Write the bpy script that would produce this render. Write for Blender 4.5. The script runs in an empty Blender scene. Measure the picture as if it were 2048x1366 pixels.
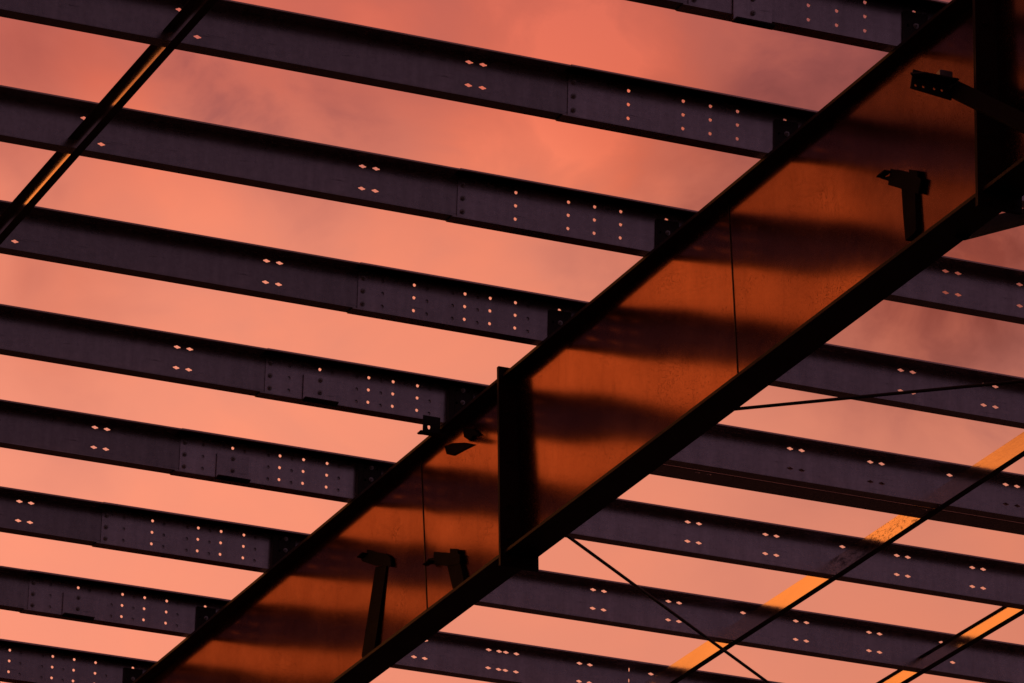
import bpy, math, random
from mathutils import Vector, Matrix
from mathutils.geometry import delaunay_2d_cdt
random.seed(7)
scene = bpy.context.scene
C = scene.collection
ZO = 10.6                       # height of the roof frame's reference level above the ground

# ------------------------------------------------------------------ camera
cam_d = bpy.data.cameras.new('camera')
cam = bpy.data.objects.new('camera', cam_d)
C.objects.link(cam)
right = Vector((0.9249622, -0.3792178, 0.0252721))
down = Vector((0.1578459, 0.3228156, -0.9332067))
fwd = Vector((0.3457304, 0.8671700, 0.3584503))
M = Matrix((right, -down, -fwd)).transposed().to_4x4()
M.translation = Vector((-7.3230206, -17.7099031, -8.9988574 + ZO))
cam.matrix_world = M
cam_d.sensor_fit = 'HORIZONTAL'
cam_d.sensor_width = 36.0
cam_d.lens = 193.547
cam_d.clip_end = 6000
scene.camera = cam

# ------------------------------------------------------------------ sky
world = bpy.data.worlds.new('World')
scene.world = world
world.use_nodes = True
nt = world.node_tree
nt.nodes.clear()


class NB:                       # tiny helper to write node maths
    def __init__(s, nt):
        s.nt = nt

    def n(s, t, **kw):
        nd = s.nt.nodes.new(t)
        for k, v in kw.items():
            setattr(nd, k, v)
        return nd

    def put(s, sock, v):
        if hasattr(v, 'is_output'):
            s.nt.links.new(v, sock)
        else:
            sock.default_value = v

    def m(s, op, a, b=0.0, c=0.0, clamp=False):
        nd = s.n('ShaderNodeMath', operation=op, use_clamp=clamp)
        for i, v in enumerate((a, b, c)):
            s.put(nd.inputs[i], v)
        return nd.outputs[0]

    def dot(s, a, vec):
        nd = s.n('ShaderNodeVectorMath', operation='DOT_PRODUCT')
        s.put(nd.inputs[0], a)
        nd.inputs[1].default_value = vec
        return nd.outputs['Value']

    def ramp(s, fac, stops, interp='LINEAR'):
        nd = s.n('ShaderNodeValToRGB')
        cr = nd.color_ramp
        cr.interpolation = interp
        while len(cr.elements) < len(stops):
            cr.elements.new(0.5)
        for e, (p, col) in zip(cr.elements, stops):
            e.position = p
            e.color = (*col, 1)
        s.put(nd.inputs[0], fac)
        return nd.outputs[0]

    def maprange(s, v, a, b, c, d, mode='SMOOTHSTEP'):
        nd = s.n('ShaderNodeMapRange', interpolation_type=mode)
        for i, x in enumerate((v, a, b, c, d)):
            s.put(nd.inputs[i], x)
        return nd.outputs[0]

    def mix(s, fac, a, b, mode='MIX'):
        nd = s.n('ShaderNodeMix', data_type='RGBA', blend_type=mode)
        s.put(nd.inputs[0], fac)
        s.put(nd.inputs[6], a if hasattr(a, 'is_output') else (*a, 1))
        s.put(nd.inputs[7], b if hasattr(b, 'is_output') else (*b, 1))
        return nd.outputs[2]

    def noise(s, vec, scale, detail=4, rough=.55, dist=0.0):
        nd = s.n('ShaderNodeTexNoise')
        s.put(nd.inputs['Vector'], vec)
        nd.inputs['Scale'].default_value = scale
        nd.inputs['Detail'].default_value = detail
        nd.inputs['Roughness'].default_value = rough
        nd.inputs['Distortion'].default_value = dist
        return nd.outputs['Fac']


def direction(az, el):
    az, el = math.radians(az), math.radians(el)
    return (math.sin(az) * math.cos(el), math.cos(az) * math.cos(el), math.sin(el))


SUN_AZ, SUN_EL = -30.0, 3.0     # the sun has almost set, left of the picture (azimuth from +Y)
w = NB(nt)
tc = w.n('ShaderNodeTexCoord').outputs['Generated']
nrm = w.n('ShaderNodeVectorMath', operation='NORMALIZE')
w.put(nrm.inputs[0], tc)
D = nrm.outputs[0]
sep = w.n('ShaderNodeSeparateXYZ')
w.put(sep.inputs[0], D)
dx_, dy_, dz_ = sep.outputs
elev = w.m('MULTIPLY', w.m('ARCSINE', dz_), 57.2958)
az = w.m('MULTIPLY', w.m('ARCTAN2', dx_, dy_), 57.2958)
daz = w.m('ABSOLUTE', w.m('SUBTRACT', w.m('MODULO', w.m('ADD', w.m('SUBTRACT', az, SUN_AZ), 540.0), 360.0), 180.0))

sky = w.n('ShaderNodeTexSky', sky_type='NISHITA')
sky.sun_disc = False
sky.sun_elevation = math.radians(SUN_EL)
sky.sun_rotation = math.radians(SUN_AZ)
sky.altitude = 50
sky.dust_density = 2.0

# lit cloud deck: colour by the distance from the sunset and by elevation
lift = w.m('MULTIPLY', w.m('MINIMUM', w.m('MAXIMUM', w.m('SUBTRACT', -17.0, az), -6.0), 12.0), .33)
elev_n = w.m('ADD', elev, lift)              # the bright bank of cloud slopes down away from the view
near = w.ramp(w.m('DIVIDE', elev_n, 90.0), [(0.0, (1.1, .36, .08)), (.195, (.80, .22, .044)), (.226, (1.15, .31, .058)), (.2475, (1.32, .345, .064)), (.2555, (1.15, .29, .054)), (.2625, (.50, .115, .026)),
                                            (.270, (.27, .062, .019)), (.280, (.16, .042, .016)), (.32, (.09, .027, .015)), (.5, (.09, .036, .033)), (1.0, (.05, .032, .042))])
side = w.ramp(w.m('DIVIDE', elev, 90.0), [(0.0, (.92, .34, .21)), (.19, (.95, .305, .192)), (.225, (.94, .305, .192)), (.245, (.86, .262, .168)), (.262, (.63, .155, .108)), (.275, (.56, .135, .104)),
                                          (.5, (.22, .07, .07)), (1.0, (.06, .035, .045))])
back = w.ramp(w.m('DIVIDE', elev, 90.0), [(0.0, (.095, .052, .066)), (.3, (.064, .035, .052)), (1.0, (.06, .035, .045))])
fall = w.maprange(daz, 45.5, 59.0, 1.05, .72, 'LINEAR')      # the glow fades away from the sunset
sidef = w.n('ShaderNodeVectorMath', operation='SCALE')
w.put(sidef.inputs[0], side)
w.put(sidef.inputs['Scale'], fall)
c1 = w.mix(w.maprange(daz, 14.0, 44.0, 0.0, 1.0), near, sidef.outputs[0])
deck = w.mix(w.maprange(daz, 60.0, 125.0, 0.0, 1.0), c1, back)

# cloud texture
st = w.n('ShaderNodeMapping')
w.put(st.inputs['Vector'], D)
st.inputs['Scale'].default_value = (1.0, 1.0, 1.25)
st.inputs['Location'].default_value = (3.1, 1.7, .4)
n1 = w.noise(st.outputs[0], 24.0, 4, .48, .5)
n2 = w.noise(st.outputs[0], 46.0, 5, .55, .5)
tex = w.m('ADD', w.m('MULTIPLY', n1, .84), w.m('MULTIPLY', n2, .16))
amp = w.maprange(elev, 17.0, 23.5, .30, 1.0)
dev = w.m('MULTIPLY', w.m('SUBTRACT', tex, .47), w.m('MULTIPLY', amp, .80))
# single clouds of the deck, each in its own direction: (azimuth, elevation, sharpness, strength)
wob = w.m('MULTIPLY', w.m('SUBTRACT', n2, .5), .0022)
for a_, e_, k_, s_ in [(24.4, 23.75, 1800, -.13), (25.9, 23.2, 1600, -.13), (22.4, 24.05, 5000, .42), (22.75, 23.7, 9000, .10), (22.3, 22.9, 7000, .10),
                       (18.2, 23.55, 5000, .07), (19.2, 23.2, 6000, -.06), (26.9, 22.0, 2200, -.14),
                       (20.3, 22.3, 4000, .05), (21.3, 23.7, 6000, -.09), (20.25, 24.3, 26000, .14), (20.1, 24.0, 9000, .05), (17.75, 23.8, 20000, -.12), (18.2, 23.4, 26000, -.13), (18.85, 23.1, 22000, -.11), (19.6, 22.95, 16000, -.10),
                       (20.7, 23.95, 18000, -.10), (16.9, 22.9, 14000, -.05), (17.2, 23.2, 20000, .07), (17.9, 22.5, 12000, .06), (19.4, 21.9, 14000, -.05), (22.6, 21.9, 12000, -.05), (21.4, 22.6, 12000, .06), (16.4, 21.6, 4000, .02), (24.0, 22.0, 5000, -.03)]:
    d_ = w.m('SUBTRACT', 1.0, w.dot(D, direction(a_, e_)))
    blob = w.m('EXPONENT', w.m('MULTIPLY', w.m('ADD', d_, w.m('MULTIPLY', wob, min(1.0, 2600.0 / k_))), -float(k_)))
    dev = w.m('ADD', dev, w.m('MULTIPLY', w.m('MINIMUM', blob, 1.6), s_))
shade = w.ramp(w.m('ADD', dev, .5), [(0.0, (.46, .50, .66)), (.30, (.68, .70, .84)), (.5, (1, 1, 1)), (.68, (1.25, 1.12, .97)), (1.0, (1.55, 1.35, 1.10))])
deck1 = w.mix(1.0, deck, shade, 'MULTIPLY')
red = None                                   # thicker, redder parts of the deck
for a_, e_, k_, s_ in [(25.9, 21.3, 6000, .50), (27.1, 22.05, 5000, .85), (23.5, 22.7, 7000, .40), (16.3, 23.65, 6000, .30), (16.5, 21.4, 6000, .38), (24.8, 22.6, 6000, .25)]:
    d_ = w.m('SUBTRACT', 1.0, w.dot(D, direction(a_, e_)))
    blob = w.m('MULTIPLY', w.m('EXPONENT', w.m('MULTIPLY', w.m('ADD', d_, w.m('MULTIPLY', wob, .12)), -float(k_))), s_)
    red = blob if red is None else w.m('ADD', red, blob)
deck2 = w.mix(w.m('MINIMUM', red, 1.0), deck1, w.mix(1.0, deck1, (.62, .41, .35), 'MULTIPLY'))
sky_s = w.n('ShaderNodeBackground')
w.put(sky_s.inputs['Color'], sky.outputs[0])
sky_s.inputs['Strength'].default_value = 0.05
cl = w.n('ShaderNodeBackground')
w.put(cl.inputs['Color'], deck2)
cl.inputs['Strength'].default_value = 1.0
mx = w.n('ShaderNodeMixShader')
mx.inputs[0].default_value = 0.96            # the cloud deck covers nearly all of the sky
nt.links.new(sky_s.outputs[0], mx.inputs[1])
nt.links.new(cl.outputs[0], mx.inputs[2])
out = w.n('ShaderNodeOutputWorld')
nt.links.new(mx.outputs[0], out.inputs[0])

# ------------------------------------------------------------------ sun (setting behind cloud)
sl = bpy.data.lights.new('sun', 'SUN')
sl.energy = 0.15
sl.angle = math.radians(10)
sl.color = (1.0, .30, .07)
sun = bpy.data.objects.new('sun', sl)
C.objects.link(sun)
sun.rotation_euler = Vector(direction(SUN_AZ, SUN_EL)).to_track_quat('Z', 'Y').to_euler()

scene.view_settings.view_transform = 'Standard'
scene.view_settings.look = 'None'
scene.view_settings.exposure = 0
scene.view_settings.gamma = 1
scene.view_settings.use_curve_mapping = False
scene.render.engine = 'CYCLES'
scene.cycles.max_bounces = 6


# ------------------------------------------------------------------ materials
def material(name, base, metallic, rough, var=.25, nscale=6.0, rvar=.1, bump=0.0, bscale=60.0, spec=.5, stretch=(1, 1, 1), specks=0.0, streak=None, tint=None, scuff=False, drips=False, vary=0.0):
    m = bpy.data.materials.new(name)
    m.use_nodes = True
    t = m.node_tree
    b = NB(t)
    p = t.nodes['Principled BSDF']
    co = b.n('ShaderNodeTexCoord').outputs['Object']
    mp = b.n('ShaderNodeMapping')
    b.put(mp.inputs['Vector'], co)
    mp.inputs['Scale'].default_value = stretch
    v = mp.outputs[0]
    n = b.noise(v, nscale, 6, .6)
    f = b.noise(v, nscale * 9, 4, .6)
    mixn = b.m('ADD', b.m('MULTIPLY', n, .65), b.m('MULTIPLY', f, .35))
    lo = tuple(c * (1 - var) for c in base)
    hi = tuple(min(1, c * (1 + var)) for c in base)
    col = b.ramp(mixn, [(.3, lo), (.7, hi)])
    rg = b.maprange(mixn, .3, .7, rough - rvar, rough + rvar, 'LINEAR')
    if specks:                      # fine dirt specks, denser in patches
        sp = b.noise(co, 210.0, 2, .5)
        patch = b.noise(co, 1.7, 3, .6)
        k = b.maprange(b.m('ADD', sp, b.m('MULTIPLY', b.m('SUBTRACT', patch, .5), .35)), .60, .68, 0.0, specks)
        col = b.mix(k, col, tuple(c * .35 for c in base))
        rg = b.m('ADD', rg, b.m('MULTIPLY', k, .25))
    if streak:                      # thin scratches and scuffs
        mp2 = b.n('ShaderNodeMapping')
        b.put(mp2.inputs['Vector'], co)
        mp2.inputs['Scale'].default_value = streak
        s1 = b.noise(mp2.outputs[0], 9.0, 5, .7, .6)
        pat = b.noise(co, 2.3, 3, .6)
        k = b.m('MULTIPLY', b.maprange(s1, .60, .67, 0.0, .8), b.maprange(pat, .48, .62, 0.0, 1.0))
        col = b.mix(k, col, tuple(c * .25 for c in base))
    if drips:                       # run marks and rubbed patches of the primer coat
        mp4 = b.n('ShaderNodeMapping')
        b.put(mp4.inputs['Vector'], co)
        mp4.inputs['Scale'].default_value = (1, 6.0, .9)
        s2 = b.noise(mp4.outputs[0], 3.0, 5, .65, .4)
        k = b.maprange(s2, .52, .68, 0.0, .15)
        col = b.mix(k, col, tuple(c * .45 for c in base))
        rg = b.m('ADD', rg, b.m('MULTIPLY', k, .10))
        s3 = b.noise(co, 5.5, 6, .7)
        k3 = b.maprange(s3, .54, .72, 0.0, .22)
        col = b.mix(k3, col, tuple(min(1, c * 1.35 + .02) for c in base))
    if vary:                        # each sheet its own tone, with water stains running down it
        oi = b.n('ShaderNodeObjectInfo').outputs['Random']
        tone = b.m('ADD', 1.0 - vary, b.m('MULTIPLY', oi, vary * 2))
        mp5 = b.n('ShaderNodeMapping')
        b.put(mp5.inputs['Vector'], co)
        mp5.inputs['Scale'].default_value = (7.0, 1, 1.1)
        st5 = b.noise(mp5.outputs[0], 2.6, 6, .7, .3)
        tone = b.m('MULTIPLY', tone, b.maprange(st5, .35, .68, 1.09, .85, 'LINEAR'))
        sp5 = b.n('ShaderNodeTexVoronoi')
        sp5.inputs['Scale'].default_value = 75.0
        b.put(sp5.inputs['Vector'], co)
        sg = b.n('ShaderNodeSeparateColor')
        b.put(sg.inputs[0], sp5.outputs['Color'])
        tone = b.m('MULTIPLY', tone, b.m('ADD', .94, b.m('MULTIPLY', sg.outputs[0], .12)))
        vm = b.n('ShaderNodeVectorMath', operation='SCALE')
        b.put(vm.inputs[0], col)
        b.put(vm.inputs['Scale'], tone)
        col = vm.outputs[0]
    if scuff:                       # scraped patches and crossing scratches
        for ang, sc in ((.5, (26, 3, 14)), (-.9, (30, 4, 9)), (1.6, (10, 12, 30))):
            mp3 = b.n('ShaderNodeMapping')
            b.put(mp3.inputs['Vector'], co)
            mp3.inputs['Rotation'].default_value = (ang, 0, 0)
            mp3.inputs['Scale'].default_value = sc
            s1 = b.noise(mp3.outputs[0], 2.2, 5, .75, 1.2)
            k = b.maprange(s1, .545, .61, 0.0, .78)
            col = b.mix(k, col, tuple(c * .16 for c in base))
    b.put(p.inputs['Base Color'], col)
    b.put(p.inputs['Roughness'], rg)
    p.inputs['Metallic'].default_value = metallic
    p.inputs['Specular IOR Level'].default_value = spec
    if tint:
        p.inputs['Specular Tint'].default_value = (*tint, 1)
    if bump:
        bn = b.n('ShaderNodeBump')
        bn.inputs['Strength'].default_value = 1.0
        bn.inputs['Distance'].default_value = bump
        b.put(bn.inputs['Height'], b.noise(v, bscale, 4, .6))
        t.links.new(bn.outputs[0], p.inputs['Normal'])
    return m


GALV = material('galvanised_sheet', (.40, .355, .385), .92, .28, .16, 5.0, .06, .00015, 40, stretch=(.35, 1, 1), streak=(.5, 6, 14), vary=.12)
GALV_NEW = material('galvanised_sheet_bright', (.52, .455, .505), .92, .27, .16, 5.0, .06, .00015, 40, stretch=(.35, 1, 1), streak=(.5, 6, 14), vary=.12)
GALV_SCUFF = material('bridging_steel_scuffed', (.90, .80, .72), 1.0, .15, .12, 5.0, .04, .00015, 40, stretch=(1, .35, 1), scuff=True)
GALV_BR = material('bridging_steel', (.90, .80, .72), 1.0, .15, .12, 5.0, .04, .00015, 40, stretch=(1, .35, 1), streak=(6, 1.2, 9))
PAINT = material('primer_paint_web', (.365, .190, .175), 1.0, .15, .20, 3.0, .02, .00005, 60, specks=.75, tint=(.55, .42, .40), drips=True)
PAINT_R = material('primer_paint', (.014, .006, .005), 0.0, .45, .3, 4.0, .08, .0002, 80, spec=.12)
PLATE = material('plate_steel', (.018, .011, .010), .1, .5, .3, 7.0, .1, .0002, 80, spec=.3)
BOLT = material('bolt_zinc', (.30, .28, .29), .85, .4, .2, 20.0, .1)
BLACK = material('black_paint', (.008, .006, .006), 0.0, .8, .2, 8.0, .1, spec=.05)
ROD = material('rod_steel', (.02, .015, .015), .3, .55, .2, 20.0, .1)


# ------------------------------------------------------------------ builders
def link_mesh(name, me, mat, parent=None, loc=None, label=None):
    o = bpy.data.objects.new(name, me)
    if mat and not me.materials:
        me.materials.append(mat)
    C.objects.link(o)
    if parent:
        o.parent = parent
    if loc is not None:
        o.location = loc
    if label:
        o['label'] = label
    return o


def mesh(name, verts, faces):
    me = bpy.data.meshes.new(name)
    me.from_pydata([tuple(v) for v in verts], [], faces)
    import bmesh
    bm = bmesh.new()
    bm.from_mesh(me)
    bmesh.ops.recalc_face_normals(bm, faces=bm.faces)
    bm.to_mesh(me)
    bm.free()
    return me


def thing(name, loc, label, cat, group=None):
    o = bpy.data.objects.new(name, None)
    o.empty_display_size = .2
    C.objects.link(o)
    o.location = loc
    o['label'] = label
    o['category'] = cat
    if group:
        o['group'] = group
    return o


def box_data(x0, x1, y0, y1, z0, z1, bev=0.0):
    v = [(x, y, z) for x in (x0, x1) for y in (y0, y1) for z in (z0, z1)]
    f = [(0, 1, 3, 2), (4, 6, 7, 5), (0, 4, 5, 1), (2, 3, 7, 6), (0, 2, 6, 4), (1, 5, 7, 3)]
    return v, f


def box(name, x0, x1, y0, y1, z0, z1, mat, parent, bev=0.0, label=None):
    me = mesh(name, *box_data(x0, x1, y0, y1, z0, z1))
    if bev:
        bevel(me, bev)
    return link_mesh(name, me, mat, parent, label=label)


def bevel(me, w_, seg=2):
    import bmesh
    bm = bmesh.new()
    bm.from_mesh(me)
    bmesh.ops.bevel(bm, geom=[e for e in bm.edges if len(e.link_faces) == 2 and e.calc_face_angle(0) > .5], offset=w_, segments=seg, affect='EDGES', clamp_overlap=True)
    bm.to_mesh(me)
    bm.free()


def profile(name, pts, axis, a, b, mat, parent, closed=True, taper=None, label=None):
    """extrude a closed 2D outline along an axis: 'x' -> pts are (y,z); 'y' -> pts are (x,z)"""
    n = len(pts)
    vs = []
    for k, t in enumerate((a, b)):
        for p, q in pts:
            vs.append((t, p, q) if axis == 'x' else (p, t, q))
    fs = [(i, (i + 1) % n, n + (i + 1) % n, n + i) for i in range(n)]
    fs += [tuple(range(n - 1, -1, -1)), tuple(range(n, 2 * n))]
    return link_mesh(name, mesh(name, vs, fs), mat, parent, label=label)


def plate(name, outline, holes, place, t, mat, parent, label=None):
    """flat plate with real holes; outline and holes are 2D loops, place(u, v, d) -> 3D, d = depth through the plate"""
    pts, edges = [], []
    for loop in [outline] + holes:
        s = len(pts)
        pts += [Vector(p) for p in loop]
        edges += [(s + i, s + (i + 1) % len(loop)) for i in range(len(loop))]
    V, E_, F, *_ = delaunay_2d_cdt(pts, edges, [], 1, 1e-6)

    def inside(p, loop):
        c = False
        for i in range(len(loop)):
            (x1, y1), (x2, y2) = loop[i], loop[i - 1]
            if (y1 > p[1]) != (y2 > p[1]) and p[0] < (x2 - x1) * (p[1] - y1) / (y2 - y1) + x1:
                c = not c
        return c
    bb = [(min(p[0] for p in h), max(p[0] for p in h), h) for h in holes]
    F2 = []
    for f in F:
        q = (sum(V[k].x for k in f) / len(f), sum(V[k].y for k in f) / len(f))
        if not any(a <= q[0] <= b and inside(q, h) for a, b, h in bb):
            F2.append(f)
    F = F2
    n = len(V)
    vs = [place(p.x, p.y, 0.0) for p in V] + [place(p.x, p.y, t) for p in V]
    fs = [tuple(f) for f in F] + [tuple(n + i for i in reversed(f)) for f in F]
    cnt = {}
    for f in F:
        for i in range(len(f)):
            a, b = f[i], f[(i + 1) % len(f)]
            cnt[(a, b)] = cnt.get((a, b), 0) + 1
    for (a, b) in cnt:
        if (b, a) not in cnt:
            fs.append((a, n + a, n + b, b))
    return link_mesh(name, mesh(name, vs, fs), mat, parent, label=label)


def slot(u, v, w_=.033, h=.0095, r=.0085):
    """long slot with a round middle, as punched for bridging bolts"""
    L = []
    hw, hh = w_ / 2, h / 2
    import math as _m
    for sx in (1, -1):
        seq = [(hw - .001, -hh * .5), (hw, 0), (hw - .001, hh * .5)] if sx == 1 else [(-hw + .001, hh * .5), (-hw, 0), (-hw + .001, -hh * .5)]
        L += seq
        arc = [40, 65, 90, 115, 140] if sx == 1 else [220, 245, 270, 295, 320]
        L += [(r * _m.cos(_m.radians(a)), r * _m.sin(_m.radians(a))) for a in arc]
    return [(u + a, v + b) for a, b in L]


def rnd(u, v, rx=.0072, rz=.0082, n=10):
    return [(u + rx * math.cos(2 * math.pi * i / n), v + rz * math.sin(2 * math.pi * i / n)) for i in range(n)]


def tube(name, a, b, r, mat, parent=None, n=10, label=None):
    a, b = Vector(a), Vector(b)
    d = (b - a).normalized()
    u = d.cross(Vector((0, 0, 1)))
    if u.length < 1e-3:
        u = d.cross(Vector((1, 0, 0)))
    u.normalize()
    v = d.cross(u)
    vs = [p + (u * math.cos(2 * math.pi * i / n) + v * math.sin(2 * math.pi * i / n)) * r for p in (a, b) for i in range(n)]
    fs = [(i, (i + 1) % n, n + (i + 1) % n, n + i) for i in range(n)] + [tuple(range(n)), tuple(range(2 * n - 1, n - 1, -1))]
    return link_mesh(name, mesh(name, vs, fs), mat, parent, label=label)


# bolt meshes, shared: hexagon head with washer, axis along -Y
def bolt_mesh(name, r, h):
    n = 6
    vs, fs = [], []
    k = 12
    for yy in (0, -.003):
        vs += [(r * 1.35 * math.cos(2 * math.pi * i / k), yy, r * 1.35 * math.sin(2 * math.pi * i / k)) for i in range(k)]
    fs += [(i, (i + 1) % k, k + (i + 1) % k, k + i) for i in range(k)] + [tuple(range(k, 2 * k))]
    s = len(vs)
    for yy in (-.003, -.003 - h):
        vs += [(r * math.cos(2 * math.pi * (i + .3) / n), yy, r * math.sin(2 * math.pi * (i + .3) / n)) for i in range(n)]
    fs += [(s + i, s + (i + 1) % n, s + n + (i + 1) % n, s + n + i) for i in range(n)] + [tuple(range(s + n, s + 2 * n))]
    s2 = len(vs)
    for yy in (-.003 - h, -.011 - h):
        vs += [(r * .5 * math.cos(2 * math.pi * i / 8), yy, r * .5 * math.sin(2 * math.pi * i / 8)) for i in range(8)]
    fs += [(s2 + i, s2 + (i + 1) % 8, s2 + 8 + (i + 1) % 8, s2 + 8 + i) for i in range(8)] + [tuple(range(s2 + 8, s2 + 16))]
    me = mesh(name, vs, fs)
    me.materials.append(BOLT)
    return me


BOLT_ME = bolt_mesh('bolt', .0085, .006)
BOLT_DK = bolt_mesh('bolt', .0105, .008)
BOLT_DK.materials.clear()
BOLT_DK.materials.append(PAINT_R)


def bolt(parent, x, y, z, me=None):
    return link_mesh('bolt', me or BOLT_ME, None, parent, loc=(x, y, z))


# ------------------------------------------------------------------ ground
gm = material('bare_ground', (.022, .018, .016), 0, .95, .3, .6, .04, .01, 4)
g = link_mesh('ground', mesh('ground', [(-2500, -2500, 0), (2500, -2500, 0), (2500, 2500, 0), (-2500, 2500, 0)], [(0, 1, 2, 3)]), gm)
g['kind'] = 'structure'

# ------------------------------------------------------------------ rafter: bolted from three welded segments
SL = .00357                     # fall of the roof along the rafter


def zr(y):                      # level offset of the roof at y
    return -.0165 + SL * y


XL, XR = 1.308, 1.464           # flange edges
XW = 1.386                      # web centre
ZT, ZB = -.171, -1.055          # top of top flange, bottom of bottom flange (relative)
TF = .015


LEAN = [(-5, 1.6), (-.7, 1.7), (.7, 2.9), (1.7, 2.8), (3.0, 2.4), (4.04, 1.8), (4.06, 2.6), (5.2, 2.4), (8.0, 1.7), (16, 1.6)]


def web_lean(y):                # the thin web plates are slightly twisted along the rafter (cm of lean)
    for (a, p), (b, q) in zip(LEAN, LEAN[1:]):
        if y <= b:
            f = (y - a) / (b - a)
            f = f * f * (3 - 2 * f)
            return p + (q - p) * f
    return LEAN[-1][1]


def rafter(label, y0, y1, lean0, lean1, seams):
    """y0 nearer the camera; lean = y shift from top to bottom of that end"""
    t = thing('rafter', (0, y0, ZO + zr(y0)), label, 'steel rafter', 'segments of the main steel rafter')

    def P(x, y, z):             # world-relative to the empty
        return (x, y - y0, z + zr(y) - zr(y0))

    def ye(z, end):
        f = (ZT - z) / (ZT - ZB)
        return (y0 + lean0 * f) if end == 0 else (y1 + lean1 * f)

    def prism(name, x0, x1, z0, z1, ya, yb, mat):
        vs = []
        for z in (z0, z1):
            for x in (x0, x1):
                for e in (0, 1):
                    y = ya(z) if e == 0 else yb(z)
                    vs.append(P(x, y, z))
        fs = [(0, 1, 3, 2), (4, 6, 7, 5), (0, 4, 5, 1), (2, 3, 7, 6), (0, 2, 6, 4), (1, 5, 7, 3)]
        return link_mesh(name, mesh(name, vs, fs), mat, t)

    e0 = lambda z: ye(z, 0) + .001
    e1 = lambda z: ye(z, 1) - .001
    prism('top_flange', XL, XR, ZT - TF, ZT, e0, e1, PAINT_R)
    prism('bottom_flange', XL, XR, ZB, ZB + TF, e0, e1, PAINT_R)
    cuts = [e0] + [(lambda z, a=a, b=b: a + (b - a) * (ZT - z) / (ZT - ZB)) for a, b in seams] + [e1]
    for i in range(len(cuts) - 1):
        g0 = cuts[i] if i == 0 else (lambda z, c=cuts[i]: c(z) + .0023)
        g1 = cuts[i + 1] if i == len(cuts) - 2 else (lambda z, c=cuts[i + 1]: c(z) - .0023)
        # web panel as a grid, slightly buckled between its stiff edges as thin welded webs are
        nx, nz = 48, 20
        zt_, zb_ = ZT - TF - .0005, ZB + TF + .0005
        vs, fs = [], []
        rs = random.Random(int(y0 * 100) + i * 17 + 5)
        ph = [rs.uniform(0, 6.28) for _ in range(6)]
        for side in (-1, 1):
            for a in range(nx + 1):
                for b in range(nz + 1):
                    z = zt_ + (zb_ - zt_) * b / nz
                    ya, yb = g0(z), g1(z)
                    y = ya + (yb - ya) * a / nx
                    env = math.sin(math.pi * b / nz)
                    L = max(.2, abs(yb - ya))
                    s_ = (y - ya)
                    edge = min(1.0, min(s_, abs(yb - y)) / .15) ** .5
                    wv = .0030 * math.sin(2 * math.pi * s_ / 1.7 + ph[0]) + .0018 * math.sin(2 * math.pi * s_ / .93 + ph[1] + 1.3 * b / nz)
                    tilt = .010 * (b / nz - .5)
                    vs.append(P(XW + side * .004 + env * edge * wv + tilt * web_lean(y), y, z))
        st_ = (nx + 1) * (nz + 1)
        idx = lambda s, a, b: s * st_ + a * (nz + 1) + b
        for s in (0, 1):
            for a in range(nx):
                for b in range(nz):
                    fs.append((idx(s, a, b), idx(s, a, b + 1), idx(s, a + 1, b + 1), idx(s, a + 1, b)))
        for a in range(nx):
            for b in (0, nz):
                fs.append((idx(0, a, b), idx(0, a + 1, b), idx(1, a + 1, b), idx(1, a, b)))
        for b in range(nz):
            for a in (0, nx):
                fs.append((idx(0, a, b), idx(0, a, b + 1), idx(1, a, b + 1), idx(1, a, b)))
        o = link_mesh('web_panel', mesh('web_panel', vs, fs), PAINT, t)
        for pl in o.data.polygons:
            pl.use_smooth = len(pl.vertices) == 4
        o.data.set_sharp_from_angle(angle=.6)
    for a, b in seams:          # weld bead standing a little proud where two web plates meet
        c = lambda z, a=a, b=b: a + (b - a) * (ZT - z) / (ZT - ZB)
        wj = prism('web_joint', XW - .0072, XW + .0035, ZB + TF + .001, ZT - TF - .001, lambda z: c(z) - .0022, lambda z: c(z) + .0022, PLATE)
        for v in wj.data.vertices:              # follow the lean of the web plates
            v.co.x += (.005 if v.co.z < -.4 else -.005) * web_lean(a)
    # weld fillets along both flange edges
    for zc, s in ((ZT - TF, -1), (ZB + TF, 1)):
        vs = []
        for y in (ye(zc, 0) + .002, ye(zc, 1) - .002):
            for dx2, dz2 in ((-.0105, 0), (-.0035, 0), (-.0035, s * .008)):
                vs.append(P(XW + dx2 + (.004 if s < 0 else -.004), y, zc + dz2 + s * .0004))
        link_mesh('weld', mesh('weld', vs, [(0, 1, 4, 3), (1, 2, 5, 4), (0, 3, 5, 2), (0, 2, 1), (3, 4, 5)]), PAINT_R, t)
    return t, P, prism, ye


def end_plate(t, P, end_y, lean, side, thick=.010):
    """extended end plate; side=+1 the plate lies on the far side of the joint"""
    vs = []
    zt_, zb_ = -.132, -1.115
    for z in (zb_, zt_):
        f = (ZT - z) / (ZT - ZB)
        yc = end_y + lean * f
        for x in (1.288, 1.474):
            for yy in ((yc, yc + thick) if side > 0 else (yc - thick, yc)):
                vs.append(P(x, yy, z))
    me = mesh('end_plate', vs, [(0, 1, 3, 2), (4, 6, 7, 5), (0, 4, 5, 1), (2, 3, 7, 6), (0, 2, 6, 4), (1, 5, 7, 3)])
    bevel(me, .0015, 1)
    return link_mesh('end_plate', me, PAINT_R, t)


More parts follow.
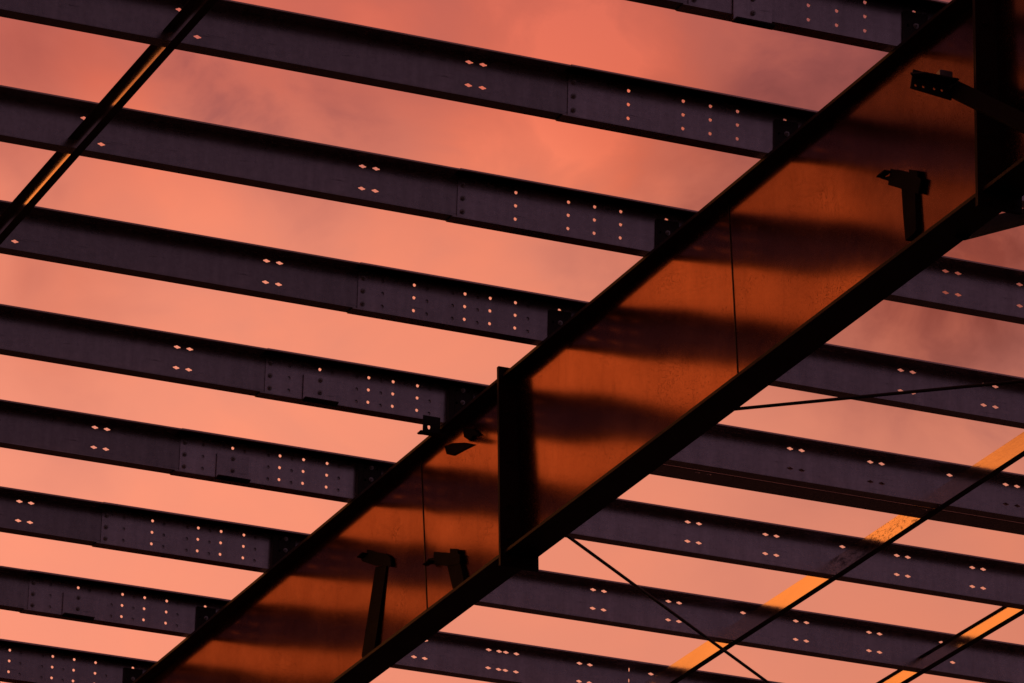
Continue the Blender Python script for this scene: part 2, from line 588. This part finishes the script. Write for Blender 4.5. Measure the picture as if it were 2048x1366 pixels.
YJ1, LJ1 = 4.055, -.084         # splice near the middle of the picture
YJ2, LJ2 = -.728, -.018         # splice at the right edge of the picture
far_r = rafter('far lower-left segment of the dark primer-painted rafter, beyond the bolted splice', YJ1 + .0107, 15.6, LJ1, 0, [(5.215, 5.115)])
mid_r = rafter('middle segment of the dark rafter between the two bolted end-plate splices', YJ2 + .0107, YJ1 - .0107, LJ2, LJ1, [(1.690, 1.626)])
near_r = rafter('near segment of the dark rafter at the upper right edge, overhead', -4.6, YJ2 - .0107, 0, LJ2, [])
end_plate(far_r[0], far_r[1], YJ1, LJ1, 1)
end_plate(mid_r[0], mid_r[1], YJ1 - .0004, LJ1, -1)
end_plate(mid_r[0], mid_r[1], YJ2 + .0004, LJ2, 1)
end_plate(near_r[0], near_r[1], YJ2, LJ2, -1)
for (t, P, *_), s, yj, lj in ((mid_r, -1, YJ1, LJ1), (near_r, -1, YJ2, LJ2)):   # bolts through the end plates, nuts facing the camera
    for zz_ in (-.24, -.36, -.60, -.82, -.98, -1.09, -.148):
        for xx in (1.330, 1.442):
            f = (ZT - zz_) / (ZT - ZB)
            bolt(t, *P(xx, yj + lj * f - .0106, zz_), BOLT_DK)

# ------------------------------------------------------------------ purlins
Y = [0.0, 1.1969, 2.4070, 3.6008, 4.7963, 5.9933, 7.2059, 8.4003, 9.5997]
DZ = [-.0165, -.0131, -.0075, -.0048, .0002, .0012, .0095, .0132, .0178]
DX = [.0006, -.0008, .0005, .0023, -.0011, -.0039, .0007, -.0009, .0027]
TWIST = [-.022, -.025, .094, -.009, -.015, -.008, -.004, -.016, -.004]
PT, PB = .035, -.150            # top and bottom of the section
R1, R2, R3 = .0035, -.0569, -.1180
S1, S2 = 0.0, -.1011
TK = .003
XE = -6.4                       # far end of the left bay
XF = 9.2                        # far end of the right bay
SEAM = .431
LAP = 2.34
ordinal = ['topmost', 'second from the top', 'third from the top', 'fourth from the top', 'fifth from the top', 'sixth from the top', 'third from the bottom', 'second from the bottom', 'lowest']
CLIPS = (0, 4, 5, 7)


def z_section(t, x0, x1, off, z_lo, GALV=GALV):
    """flanges of a Z section; the web is a plate of its own. off = distance of the web's front face behind the reference plane"""
    f, b = off, off + TK
    fl, lip = .079, .012
    k = TK
    top = [(b, PT), (f - fl, PT), (f - fl - lip, PT - lip), (f - fl - lip + k * .6, PT - lip - k * .8), (f - fl + k * .3, PT - k), (f + .0002, PT - k), (f + .0002, PT - k - .0008), (b, PT - k - .0008)]
    profile('top_flange', top, 'x', x0, x1, GALV, t)
    w2, l2 = .068, .012
    bot = [(f, z_lo), (b + w2, z_lo), (b + w2 + l2, z_lo + l2), (b + w2 + l2 - k * .6, z_lo + l2 + k * .8), (b + w2 - k * .3, z_lo + k), (b - .0002, z_lo + k), (b - .0002, z_lo + k + .0008), (f, z_lo + k + .0008)]
    profile('bottom_flange', bot, 'x', x0, x1, GALV, t)


def web(t, x0, x1, off, z_lo, holes, GALV=GALV):
    return plate('web', [(x0, z_lo + TK + .001), (x1, z_lo + TK + .001), (x1, PT - TK - .001), (x0, PT - TK - .001)], holes,
                 lambda u, v, d: (u, off + d, v), TK, GALV, t)


left_lab = ['topmost', 'second', 'third', 'fourth', 'fifth', 'sixth', 'seventh', 'eighth', 'lowest']
for i in range(9):
    extra = ', with a bolted clip plate' if i in CLIPS else ''
    t = thing('purlin', (DX[i], Y[i], ZO + DZ[i]), 'galvanised left purlin, %s of nine counted down%s' % (left_lab[i], extra), 'purlin', 'galvanised purlins left of the rafter')
    t.rotation_euler = (-TWIST[i] * .0 , 0, 0)
    H = []
    for sx in (0.0, .0609):
        H += [slot(sx, S1), slot(sx, S2)]
    H += [slot(-1.232, -.010), slot(-1.152, -.112)]
    for xc in (.6966, .9396, 1.0611, 1.1828):
        H += [rnd(xc, r, .0115, .0125) for r in (R1, R2, R3)]
    H += [rnd(1.396, r, .0115, .0125) for r in (R1, R2, R3)]
    web(t, XE, LAP, .0060, PB, H)
    z_section(t, XE, LAP, .0060, PB)

G_E = {'E1': (3.0983, 3.1596), 'E2': (3.5236, 3.5845), 'E3': (4.2528, 4.3144), 'E4': (4.6779, 4.7392)}
for i in range(9):
    if i in (0, 8):
        lab = 'end of a lapped purlin bolted to the %s left purlin beside the rafter' % left_lab[i]
    else:
        lab = 'galvanised purlin right of the rafter, %s counted down' % ['', 'first and barely in view under the brace', 'second', 'third', 'fourth, backed by a dark strut', 'fifth', 'sixth', 'lowest'][i]
    t = thing('purlin', (DX[i], Y[i], ZO + DZ[i]), lab, 'purlin', 'galvanised purlins right of the rafter')
    H = []
    for xc in (.6966, .9396, 1.0611, 1.1828):
        H += [rnd(xc, r) for r in (R1, R2, R3)]
    H += [rnd(1.396, r) for r in (R1, R2, R3)]
    if i >= 3:                  # second set of holes, blind against the sheet behind
        for xc in (.547, .758, .881, 1.001, 1.244):
            H += [rnd(xc, r - .003, .0078, .0095) for r in (R1 - .004, R2 - .004, R3 - .004)]
    if i == 2:
        H += [slot(a, b) for a in (2.7341, 2.7956) for b in (S1, S2)]
    if i == 7:
        H += [slot(a, b) for a in (2.5765, 2.6378, 3.002, 3.0622, 3.1012, 3.1624, 3.5289, 3.5901) for b in (S1, S2)]
        H += [rnd(3.8195, r, .0035, .012) for r in (R1 + .002, R2 + .001)]
        H += [slot(a, S1) for a in (3.9489, 4.0295)] + [slot(3.9489, S2)]
    else:
        for k, (a, b) in G_E.items():
            H += [slot(a, S1), slot(a, S2), slot(b, S1), slot(b, S2)]
        H += [slot(a, S1) for a in (3.9489, 4.0295)] + [slot(3.9489, S2)]
    H += [slot(5.103, S1 + .006), slot(5.168, S2 + .006)] if i >= 4 else []
    web(t, SEAM, XF, 0.0, PB - .0065, H, GALV_NEW)
    z_section(t, SEAM - .022, XF, 0.0, PB - .0065, GALV_NEW)
    for r in (R1, R2, R3):
        bolt(t, .4545, 0, r - .010)
# cleats welded on the rafter that carry the purlins
seg_of = lambda y: near_r if y < YJ2 else (mid_r if y < YJ1 else far_r)
for i in range(9):
    t, P, *_ = seg_of(Y[i])
    base_y = Y[i] - .0125
    zt_ = -.004 + DZ[i]
    zb_ = ZT + zr(Y[i]) + .0006
    o = t.location
    pl = lambda u, v, d: (u, base_y + d - o.y, v + ZO - o.z)
    if i in (4, 5, 6):          # folded cleat with a side return
        ol = [(1.358, zb_), (1.449, zb_), (1.449, .018 + DZ[i]), (1.358, .018 + DZ[i])]
        hs = [rnd(a, b + DZ[i], .006, .007, 8) for a in (1.366, 1.424) for b in (R1 - .004, R2 - .006, R3)]
        for r in (R1, R2):
            bolt(t, 1.396 - o.x, base_y - .0225 - o.y, r + DZ[i] + ZO - o.z)
        pl_ = plate('cleat', ol, hs, lambda u, v, d: (u, base_y - .022 + d - o.y, v + ZO - o.z), .008, PLATE, t)
        bx = box('cleat_return', 1.330, 1.3575, base_y - .022 - o.y, base_y + .0115 - o.y, zb_ + ZO - o.z, .018 + DZ[i] + ZO - o.z, PLATE, pl_, .002)
    else:
        ol = [(1.331, zb_), (1.451, zb_), (1.451, zt_), (1.346, zt_), (1.346, zb_ + .022)]
        hs = [rnd(1.364, r + DZ[i] - .008, .005, .007, 8) for r in (R2,)]
        bolt(t, 1.398 - o.x, base_y - .0005 - o.y, R2 + DZ[i] - .006 + ZO - o.z)
        plate('cleat', ol, hs, pl, .008, PLATE, t)

# ------------------------------------------------------------------ clip plates bolted to the purlin webs
for i in CLIPS:
    t = thing('clip_plate', (DX[i] + .697, Y[i], ZO + DZ[i]), {0: 'small clip plate bolted on the topmost purlin at the top edge of the photo', 4: 'square clip plate with two bolts on the fifth purlin down',
              5: 'square clip plate with two bolts on the sixth purlin down', 7: 'small square clip plate on the eighth purlin near the left edge'}[i], 'clip plate', 'clip plates bolted to purlin webs')
    dzc = (-.034 if i != 0 else -.062)
    zb_ = dzc - .128
    plate('plate', [(-.081, zb_ + .004), (.081, zb_ + .004), (.081, dzc), (-.081, dzc)], [], lambda u, v, d: (u, -.0130 + d, v), .0075, GALV_NEW, t)
    # outstanding leg with pointed ends
    vs = [(-.084, -.0062, zb_), (.086, -.0062, zb_), (.090, -.024, zb_ + .012), (.082, -.046, zb_ + .004), (-.080, -.046, zb_ + .004), (-.074, -.020, zb_ + .014)]
    vs += [(x, y, z - .006) for x, y, z in vs]
    fs = [(0, 1, 2, 3, 4, 5), (11, 10, 9, 8, 7, 6)] + [(k, (k + 1) % 6, 6 + (k + 1) % 6, 6 + k) for k in range(6)]
    link_mesh('leg', mesh('leg', vs, fs), PLATE, t)
    bolt(t, 0, -.0130, dzc - .021)
    bolt(t, 0, -.0130, dzc - .082)

# hanging clip under the fifth purlin, beside the rafter
t = thing('hanging_clip', (1.2, 4.755, ZO), 'short slotted hanging clip under the fifth purlin where it meets the rafter', 'clip')
plate('plate', [(0, -.243), (.085, -.243), (.085, -.152), (0, -.152)], [rnd(.030, -.206, .0075, .013)], lambda u, v, d: (u, d, v), .005, PLATE, t)
profile('foot', [(-.030, -.2475), (.005, -.2445), (.110, -.2445), (.110, -.2505), (.0, -.2505), (-.022, -.2525)], 'x', 0, 1, PLATE, t)
ft = [c for c in t.children if c.name.startswith('foot')][0]
ft.data.transform(Matrix(((0, 1, 0, 0), (-.05, 0, 0, .0), (0, 0, 1, 0), (0, 0, 0, 1))))
ft.data.update()


# ------------------------------------------------------------------ bridging channels between the purlins
def bridging(xw, a, b, ledge, label, mat=GALV_BR):
    y0, y1 = (Y[a] + .0095, Y[b] + .0055) if xw < .4 else (Y[a] + .0095, Y[b] - .0005)
    zc = (DZ[a] + DZ[b]) / 2
    t = thing('bridging_channel', (xw, y0, ZO + DZ[a]), label, 'bridging', 'bridging channels between the purlins')
    zt_ = -.070 if ledge == 0 else -.070 - ledge * 1.45
    zb_ = -.166
    k = .0025
    dzs = DZ[b] - DZ[a]

    def pr(name, pts, m_):
        n = len(pts)
        vs = [(p, 0, q) for p, q in pts] + [(p, y1 - y0, q + dzs) for p, q in pts]
        fs = [(i, (i + 1) % n, n + (i + 1) % n, n + i) for i in range(n)] + [tuple(range(n)), tuple(range(2 * n - 1, n - 1, -1))]
        link_mesh(name, mesh(name, vs, fs), m_, t)
    pr('web', [(0, zb_ + k), (k, zb_ + k), (k, zt_ - k), (0, zt_ - k)], mat)
    pr('bottom_flange', [(0, zb_), (.036, zb_), (.036, zb_ + .010), (.036 - k, zb_ + .010), (.036 - k, zb_ + k - .0002), (0, zb_ + k - .0002)], PLATE)
    if ledge:
        pr('top_flange', [(k, zt_), (-ledge, zt_), (-ledge, zt_ - k + .0002), (k, zt_ - k + .0002)], PLATE)
    else:
        pr('top_flange', [(0, zt_), (.036, zt_), (.036, zt_ - k + .0002), (0, zt_ - k + .0002)], mat)
    return t


bridging(-1.268, 0, 1, .026, 'dark bridging channel at the top left corner, entering the top edge')
bridging(-1.268, 1, 2, .026, 'bridging channel with a thin orange glint, between the second and third left purlins')
bridging(-1.268, 2, 3, .026, 'bridging channel with a thin orange glint at the left edge, below the third left purlin')
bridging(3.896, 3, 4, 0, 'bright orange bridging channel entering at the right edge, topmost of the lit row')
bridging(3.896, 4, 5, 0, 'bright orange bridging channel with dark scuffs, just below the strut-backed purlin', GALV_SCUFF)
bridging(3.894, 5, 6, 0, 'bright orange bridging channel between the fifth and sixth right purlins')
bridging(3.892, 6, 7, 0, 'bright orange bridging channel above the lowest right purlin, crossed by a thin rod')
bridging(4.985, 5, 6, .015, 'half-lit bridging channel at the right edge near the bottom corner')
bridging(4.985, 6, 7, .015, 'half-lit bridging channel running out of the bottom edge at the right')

# ------------------------------------------------------------------ strut behind the fourth right purlin
i = 4
t = thing('strut', (1.50, Y[i], ZO + DZ[i]), 'dark deep channel strut running behind the fourth right purlin', 'strut')
y0, y1 = .078, .222
hs = [rnd(a - 1.5, b, .012, .006) for a in (2.658, 2.719, 3.862, 3.930) for b in (.100,)]
plate('bottom_flange', [(0, y0), (7.5, y0), (7.5, y1), (0, y1)], hs, lambda u, v, d: (u, v, -.160 + d), .004, GALV, t)
profile('web', [(y1 - .004, -.1555), (y1, -.1555), (y1, -.012), (y1 - .004, -.012)], 'x', 0, 7.5, GALV, t)
profile('top_flange', [(y1 - .03, -.0115), (y1, -.0115), (y1, -.0075), (y1 - .03, -.0075)], 'x', 0, 7.5, GALV, t)

# ------------------------------------------------------------------ thin brace rods under the purlins
for a, b, lab in (((2.250, 5.514, -.35), (4.054, 7.168, -.35), 'thin dark brace rod falling to the lower right across the purlins'),
                  ((2.232, 3.572, -.35), (3.249, 2.664, -.35), 'thin dark brace rod rising gently to the right edge')):
    a, b = Vector(a), Vector(b)
    d = (b - a)
    s = a - d * ((a.x - 1.40) / d.x)
    e = s + d.normalized() * 7.0
    off = Vector((0, 0, ZO))
    t = thing('brace_rod', s + off, lab, 'brace rod', 'crossed brace rods')
    tube('rod', (0, 0, 0), e - s, .0082, ROD, t, 8)
    tube('nut', d.normalized() * .02, d.normalized() * .045, .016, ROD, t, 6)


# ------------------------------------------------------------------ fly braces standing on the rafter's bottom flange
def fly_brace(base, top, wid, head, label, holes=(), block=None, spike=None):
    """base/top: arm axis; head: outline of the perforated leg in the plane y=const at the top, as (x, z) offsets"""
    base, top = Vector(base) + Vector((0, 0, ZO)), Vector(top) + Vector((0, 0, ZO))
    t = thing('fly_brace', base, label, 'fly brace', 'loose fly braces along the rafter')
    d = top - base
    ax = d.normalized()
    side = ax.cross(Vector((.346, .867, .358))).normalized()
    nrm_ = ax.cross(side)
    # angle section arm
    k = .005
    sec = [(-wid / 2, 0), (wid / 2, 0), (wid / 2, .040), (wid / 2 - k, .040), (wid / 2 - k, k), (-wid / 2, k)]
    if nrm_.dot(Vector((.35, .87, .36))) < 0:
        nrm_ = -nrm_
    vs = [p + side * a + nrm_ * b for p in (Vector((0, 0, 0)), d + ax * .02) for a, b in sec]
    n = 6
    fs = [(i, (i + 1) % n, n + (i + 1) % n, n + i) for i in range(n)] + [tuple(range(n)), tuple(range(2 * n - 1, n - 1, -1))]
    me = mesh('arm', vs, fs)
    bevel(me, .001, 1)
    link_mesh('arm', me, BLACK, t)
    hd = plate('head_plate', [(a, b) for a, b in head], [rnd(a, b, .006, .006, 8) for a, b in holes], lambda u, v, dd: tuple(d + Vector((u, -.012 + dd, v))), .006, PLATE, t)
    if spike:                   # outstanding leg of the head, seen edge on
        x0, x1, z0, yl = spike
        vs = [d + Vector(p) for p in ((x0, -.018, z0), (x1, -.018, z0), (x1, -.018 - yl, z0), (x0 + .012, -.018 - yl, z0), (x0 - .03, -.018 - yl * .5, z0))]
        vs += [p + Vector((0, 0, -.006)) for p in vs]
        fs = [(0, 1, 2, 3, 4), (9, 8, 7, 6, 5)] + [(q, (q + 1) % 5, 5 + (q + 1) % 5, 5 + q) for q in range(5)]
        link_mesh('head_leg', mesh('head_leg', vs, fs), PLATE, t)
    if block:
        x0, x1, z0, z1 = block
        b_ = box('lug', x0, x1, -.020, .012, z0, z1, BOLT, t, .002)
        b_.location = d
    bolt(t, *(d + Vector((0, -.014, -.004))))
    bolt(t, *(side * 0 + Vector((0, -.012, .018)) - nrm_ * .006))
    return t


def web_bracket(name, label, cat, group, parts):
    """steel bars, and one dark plate standing for a reflection, lying against the rafter web; each part is (name, x of its left face, thickness, outline in (y, z))"""
    y0, z0 = parts[0][3][0]
    t = thing(name, (1.378, y0, ZO + z0), label, cat, group)
    for nm, x, th, L in parts:
        o = plate(nm, [(y - y0, z - z0) for y, z in L], [], lambda u, v, d, x=x: (x - 1.378 + d, u, v), th, BLACK, t)
        if nm == 'head_plate':          # narrow outstanding leg along the head's lower edge
            ys = [y for y, z in L]
            ym = max(ys)
            zt = min(z for y, z in L if y > ym - .02)
            box('head_leg', x - 1.378 - .030, x - 1.378 - .0005, ym - y0 - .10, ym - y0 - .03, zt - z0 - .012, zt - z0 - .006, BLACK, t)
    return t


web_bracket('fly_brace', 'tall fly brace at the lower left of the web, leaning slightly right', 'fly brace', 'loose fly braces along the rafter',
            [('arm', 1.373, .018, [(5.792, -0.557), (5.638, -0.594), (5.766, -0.973), (5.856, -0.987), (5.924, -0.979), (5.939, -0.963)]),
             ('head_plate', 1.366, .0065, [(5.898, -0.437), (5.772, -0.489), (5.633, -0.541), (5.57, -0.581), (5.559, -0.629), (5.641, -0.597), (5.779, -0.555), (5.962, -0.478), (5.984, -0.454), (5.902, -0.467)])])
web_bracket('fly_brace', 'short stubby fly brace just left of the vertical end plate', 'fly brace', 'loose fly braces along the rafter',
            [('arm', 1.373, .018, [(4.838, -0.837), (4.673, -0.877), (4.615, -0.984), (4.658, -0.993), (4.714, -0.994), (4.758, -0.975)]),
             ('head_plate', 1.366, .0065, [(4.996, -0.724), (4.786, -0.795), (4.788, -0.773), (4.692, -0.804), (4.69, -0.828), (4.664, -0.841), (4.661, -0.884), (4.82, -0.848), (4.989, -0.787), (5.073, -0.764), (4.99, -0.775), (5.089, -0.732), (4.998, -0.753)])])
web_bracket('fly_brace', 'upright fly brace with a notched head near the right edge', 'fly brace', 'loose fly braces along the rafter',
            [('arm', 1.373, .018, [(0.063, -0.743), (-0.056, -0.803), (-0.064, -0.964), (-0.038, -0.971), (0.029, -0.974), (0.049, -0.86)]),
             ('head_plate', 1.366, .0065, [(0.146, -0.629), (-0.018, -0.71), (-0.018, -0.695), (-0.087, -0.726), (-0.092, -0.755), (-0.122, -0.775), (-0.096, -0.827), (0.048, -0.752), (0.166, -0.691), (0.165, -0.674), (0.24, -0.635), (0.155, -0.657)])])
web_bracket('hanging_bracket', 'small dark bracket with modelled reflection under the top flange, left of the vertical end plate', 'bracket', None,
            [('reflection_patch', 1.366, .010, [(4.901, -0.234), (4.871, -0.281), (4.793, -0.314), (4.667, -0.328), (4.522, -0.347), (4.638, -0.3), (4.798, -0.25)]),  # blurred reflection in the web, built as a dark plate; no bracket part
             ('hook', 1.36, .0095, [(4.66, -0.222), (4.532, -0.267), (4.447, -0.326), (4.529, -0.304), (4.559, -0.319), (4.637, -0.274)])])
fly_brace((1.262, -1.343, -1.070), (1.260, -.585, -.587), .064, [(-.172, -.045), (.0, -.063), (.016, .016), (-.052, .026), (-.160, .034)],
          'long fly brace with a perforated head crossing the end plate', holes=[(x, z) for x in (-.150, -.118, -.072, -.040) for z in (.010, -.030)],
          block=(-.052, .002, .020, .052), spike=(-.160, .0, .0, .06))

# diagonal brace from the bottom flange up to the second purlin on the right
a, b = Vector((1.455, -.31, -1.046)), Vector((2.4947, 1.150, -.252))
a = a - (b - a) * .02
t = thing('brace', a + Vector((0, 0, ZO)), 'dark diagonal brace leaving the bottom flange at the right edge of the photo', 'brace')
d = b - a
tube('bar', (0, 0, 0), d, .034, BLACK, t, 14)
